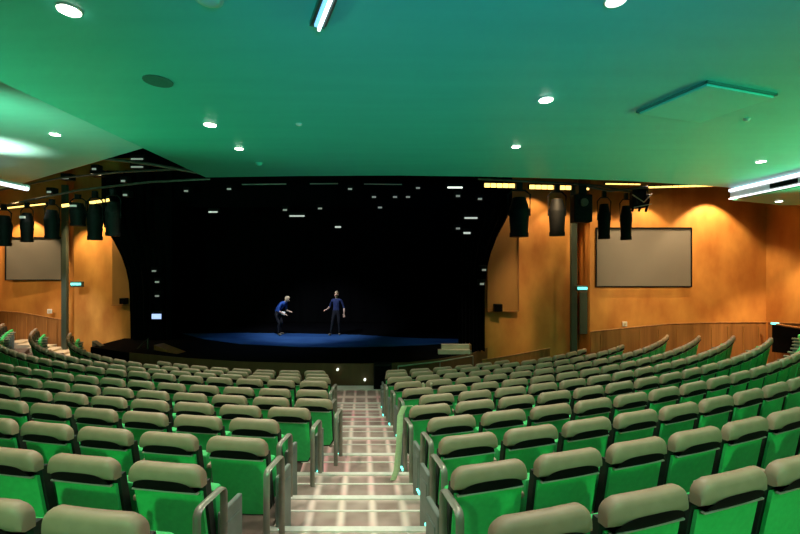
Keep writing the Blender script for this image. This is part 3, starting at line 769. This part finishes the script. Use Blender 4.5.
def add_hand(J, E_, side, wrist, direction, down):
    """palm and five fingers continuing from the wrist"""
    w = Vector(wrist); d = Vector(direction).normalized(); k = Vector(down).normalized(); s_ = d.cross(k).normalized()
    J[side+'_palm'] = (tuple(w+d*.055), (.034, .020)); E_.append((side+'_wrist', side+'_palm'))
    J[side+'_knuck'] = (tuple(w+d*.092), (.034, .016)); E_.append((side+'_palm', side+'_knuck'))
    for i, (o_, L) in enumerate(((-.030, .062), (-.010, .074), (.010, .070), (.030, .054))):
        a = w+d*.105+s_*o_; b_ = a+d*L*.5+k*.010; c = b_+d*L*.42+k*.026
        for nm, p, r in (('a', a, .0095), ('b', b_, .0085), ('c', c, .0075)): J['%s_f%d%s' % (side, i, nm)] = (tuple(p), r)
        E_ += [(side+'_knuck', '%s_f%da' % (side, i)), ('%s_f%da' % (side, i), '%s_f%db' % (side, i)), ('%s_f%db' % (side, i), '%s_f%dc' % (side, i))]
    a = w+d*.045-s_*.034+k*.012; b_ = a+d*.038-s_*.020+k*.012
    J[side+'_ta'] = (tuple(a), .011); J[side+'_tb'] = (tuple(b_), .009)
    E_ += [(side+'_palm', side+'_ta'), (side+'_ta', side+'_tb')]
def legs(J, E_, hipz, fl, fr_):
    for s, (fx, fy, kx, ky) in (('l', fl), ('r', fr_)):
        sx = -1 if s == 'l' else 1
        J[s+'_hip'] = ((sx*.095, 0 if 'off' not in J else 0, hipz-.06), (.088, .09)); E_.append(('pelvis', s+'_hip'))
        J[s+'_knee'] = ((kx, ky, .49), (.060, .062)); J[s+'_calf'] = ((kx*.6+fx*.4, ky*.6+fy*.4-.015, .36), (.056, .056))
        J[s+'_ankle'] = ((fx, fy, .09), .038); J[s+'_heel'] = ((fx, fy-.02, .045), (.04, .042)); J[s+'_toe'] = ((fx+sx*.03, fy+.17, .032), (.042, .030))
        E_ += [(s+'_hip', s+'_knee'), (s+'_knee', s+'_calf'), (s+'_calf', s+'_ankle'), (s+'_ankle', s+'_heel'), (s+'_heel', s+'_toe')]
def zones(top, sleeve_long):
    def of(n):
        if n.startswith(('head', 'neck2', 'chin')): return 0
        if any(k in n for k in ('palm', 'knuck', '_f', '_t', 'wrist')) and 'toe' not in n and 'torso' not in n: return 0
        if 'toe' in n or 'heel' in n: return 3
        if n in ('pelvis',) or any(k in n for k in ('hip', 'knee', 'calf', 'ankle')): return 2
        if not sleeve_long and 'fore' in n: return 0
        return 1
    return {'mats': ['skin', top, 'trouser', 'shoe'], 'of': of}
# standing person: facing the seats, one hand on the hip
J = {}; E_ = []
J['pelvis'] = ((0, 0, .95), (.145, .105))
J['waist'] = ((0, 0, 1.10), (.135, .10)); J['chest'] = ((0, -.01, 1.30), (.165, .115)); J['torso_up'] = ((0, -.01, 1.44), (.125, .085))
J['neck'] = ((0, .0, 1.50), .058); J['neck2'] = ((0, .01, 1.55), .052); J['head_low'] = ((0, .025, 1.60), (.068, .072)); J['head'] = ((0, .02, 1.67), (.080, .092)); J['head_top'] = ((0, .012, 1.735), (.055, .065))
E_ += [('pelvis', 'waist'), ('waist', 'chest'), ('chest', 'torso_up'), ('torso_up', 'neck'), ('neck', 'neck2'), ('neck2', 'head_low'), ('head_low', 'head'), ('head', 'head_top')]
J['l_sh'] = ((-.20, -.01, 1.42), .060); J['l_elb'] = ((-.30, -.12, 1.17), .045); J['l_fore'] = ((-.35, .0, 1.10), .040); J['l_wrist'] = ((-.36, .12, 1.06), (.030, .024))
J['r_sh'] = ((.20, -.01, 1.42), .060); J['r_elb'] = ((.30, -.04, 1.15), .045); J['r_fore'] = ((.33, .03, 1.02), .040); J['r_wrist'] = ((.345, .09, .91), (.030, .024))
for s in 'lr': E_ += [('torso_up', s+'_sh'), (s+'_sh', s+'_elb'), (s+'_elb', s+'_fore'), (s+'_fore', s+'_wrist')]
add_hand(J, E_, 'l', J['l_wrist'][0], (-.5, .8, -.1), (0, .2, -1)); add_hand(J, E_, 'r', J['r_wrist'][0], (.05, .2, -1), (0, 1, .1))
legs(J, E_, .95, (-.22, .10, -.16, .06), (.12, -.02, .11, .02))
a = P(336.5, 335, 16.1)
skin_person('person', (a.x, 16.1, SZ+.016), PI-.12, {k: ((-v[0][0], v[0][1], v[0][2]), v[1]) for k, v in J.items()}, E_, zones('navy', False), 'person in a dark navy top standing on stage, one hand held out', 'blond', (.12, 1, -.05))
# bending person: turned to the right of the photo, leaning forward
J = {}; E_ = []
J['pelvis'] = ((0, -.10, .93), (.14, .11))
J['waist'] = ((0, -.04, 1.06), (.135, .105)); J['chest'] = ((0, .12, 1.21), (.16, .12)); J['torso_up'] = ((0, .24, 1.32), (.12, .09))
J['neck'] = ((0, .30, 1.37), .058); J['neck2'] = ((0, .34, 1.40), .052); J['head_low'] = ((0, .385, 1.425), (.068, .072)); J['head'] = ((0, .41, 1.48), (.080, .092)); J['head_top'] = ((0, .415, 1.545), (.055, .065))
E_ += [('pelvis', 'waist'), ('waist', 'chest'), ('chest', 'torso_up'), ('torso_up', 'neck'), ('neck', 'neck2'), ('neck2', 'head_low'), ('head_low', 'head'), ('head', 'head_top')]
J['l_sh'] = ((-.20, .22, 1.30), .060); J['l_elb'] = ((-.25, .18, 1.02), .045); J['l_fore'] = ((-.19, .28, .99), .040); J['l_wrist'] = ((-.13, .40, .98), (.030, .024))
J['r_sh'] = ((.20, .22, 1.30), .060); J['r_elb'] = ((.27, .16, 1.03), .045); J['r_fore'] = ((.22, .24, .96), .040); J['r_wrist'] = ((.15, .34, .90), (.030, .024))
for s in 'lr': E_ += [('torso_up', s+'_sh'), (s+'_sh', s+'_elb'), (s+'_elb', s+'_fore'), (s+'_fore', s+'_wrist')]
add_hand(J, E_, 'l', J['l_wrist'][0], (.2, .9, -.1), (0, .2, -1)); add_hand(J, E_, 'r', J['r_wrist'][0], (-.2, .9, -.3), (0, .2, -1))
legs(J, E_, .93, (-.11, -.02, -.11, .06), (.11, .06, .12, .10))
for s in 'lr': J[s+'_hip'] = ((J[s+'_hip'][0][0], -.09, J[s+'_hip'][0][2]), J[s+'_hip'][1])
a = P(279, 335, 16.1)
skin_person('person', (a.x, 16.1, SZ+.016), -PI/2-.35, J, E_, zones('shirt', True), 'person in a blue shirt bending forward on stage, turned to the right', 'blond', (0, 1, -.45))
a = P(283.2, 313.2, 15.85)
q = MB(); q.box(a, (.15, .03, .11), Matrix.Rotation(.3, 3, 'Y'), bevel=.006); q.box(a+Vector((0, .012, .0)), (.13, .02, .13), Matrix.Rotation(.1, 3, 'Y'))
tag(q.build('paper_sheet', 'paper'), 'small white paper held by the bending person', 'paper')

# ------------------------------------------------------------------ light
G = (.10, 1, .30)
# stage: cool specials on the people and the blue mat
lamp('SPOT', (-4.0, 13.6, H+2.0), 800, (.85, .9, 1), (-3.7, 16.1, SZ+1.3), .08, 66, .7)
lamp('SPOT', (-5.2, 14.2, H+3.0), 330, (.45, .62, 1), (-4.4, 15.3, SZ), .1, 72, .9)
lamp('SPOT', (1.0, 13.2, H+3.0), 130, (.5, .7, 1), (1.4, 14.6, SZ), .1, 40, .9)
# wall washers: scallops on the ochre walls
WARM = (1, .70, .36)
def washer(px, d, dz, e, spot=75, ty=1.4, blend=.35, wall_d=None):
    a = P(px, 190, d); lamp('SPOT', (a.x, d-.75, H+dz), e, WARM, (a.x, d-.18, H+dz-ty*2), .04, spot, blend)
washer(706, 13.3, 2.55, 445, 96); washer(640, 13.3, 2.5, 202, 92); washer(556, 13.5, 2.6, 162, 84); washer(530, 13.5, 2.9, 162, 90)
washer(600, 13.3, 2.6, 162, 70)
lamp('SPOT', (11.3, 10.4, H+1.4), 800, WARM, (12.2, 10.9, .6), .05, 96, .4)
washer(30, 16.5, 2.4, 405, 90); washer(100, 15.6, 2.2, 343, 90); washer(-20, 16.5, 2.4, 324, 90)
a = P(70, 200, 15.0); lamp('SPOT', (a.x-.1, 14.9, H+2.5), 320, WARM, (a.x-.1, 16.0, 1.5), .04, 50, .6)
lamp('SPOT', (2.6, 10.6, H+2.3), 260, (1, .9, .7), (1.75, 12.6, .8), .1, 30, .8)  # added unseen spot that warms the stage steps
# added unseen warm spots to brighten the lower walls
lamp('SPOT', (7.6, 9.0, H+1.5), 820, WARM, (8.8, 13.3, 2.8), .1, 78, .9)
lamp('SPOT', (3.6, 9.2, H+2.3), 620, WARM, (4.6, 13.5, 1.8), .1, 42, .9)
lamp('SPOT', (-10.8, 11.0, H+2.0), 420, WARM, (-11.7, 15.5, 1.6), .1, 40, .9)
lamp('SPOT', (-14.2, 11.4, H+2.0), 500, WARM, (-14.8, 16.4, 2.2), .1, 48, .9)
# added unseen coloured spots: green over the seats, teal and green on the ceiling
for x in (-6.0, -2.0, 2.5, 6.5):
    lamp('SPOT', (x, -2.7, H+1.3), 600, (.22, 1, .42), (x*1.15, 2.2, .8), .12, 70, .9)
lamp('SPOT', (9.8, 6.8, H+.1), 950, (.10, 1, .40), (6.6, 6.8, H+1.8), .3, 76, .9)
lamp('SPOT', (9.2, 2.6, H+.1), 1150, (.10, 1, .40), (6.2, 3.8, H+1.8), .3, 76, .9)
lamp('SPOT', (-7.4, 4.2, H-.3), 720, (.12, 1, .46), (-3.6, 4.3, H+1.8), .3, 60, .9)
lamp('SPOT', (.8, -2.6, H-.2), 780, (.02, .52, 1), (.8, .6, H+1.8), .3, 66, .8)
lamp('SPOT', (-9.0, 8.2, H+1.45), 420, (1, .95, .84), (-8.8, 8.4, H+2.6), .1, 84, .9)
lamp('SPOT', (-6.5, 5.0, H+.6), 420, (.25, 1, .6), (-7.5, 8.4, H+2.6), .3, 110, .9)
# front-of-house wash over the front rows
for x, y, e in ((-6.5, 10.4, 420), (-3.0, 10.4, 420), (-10.0, 11.0, 260), (6.6, 10.4, 380), (1.6, 10.4, 200)):
    lamp('SPOT', (x, y, H+2.4), e, (1, .92, .76), (x, y-3.0, .6), .12, 92, .8)
lamp('SPOT', (-12.6, 12.2, H+1.9), 650, (1, .97, .9), (-13.2, 14.6, .6), .1, 60, .6)
# world: dim
w = bpy.data.worlds.new('World'); SC.world = w; w.use_nodes = True
w.node_tree.nodes['Background'].inputs[0].default_value = (.02, .03, .028, 1); w.node_tree.nodes['Background'].inputs[1].default_value = .3

# ------------------------------------------------------------------ camera
cam = bpy.data.cameras.new('camera'); cam.lens = 18; cam.sensor_width = 36; cam.sensor_fit = 'HORIZONTAL'
co = bpy.data.objects.new('camera', cam); COL.objects.link(co)
co.location = (0, 0, H); co.rotation_euler = (PI/2, 0, 0); SC.camera = co
SC.view_settings.view_transform = 'Standard'; SC.view_settings.look = 'None'
SC.view_settings.gamma = 1; SC.view_settings.use_curve_mapping = False; SC.view_settings.exposure = 0
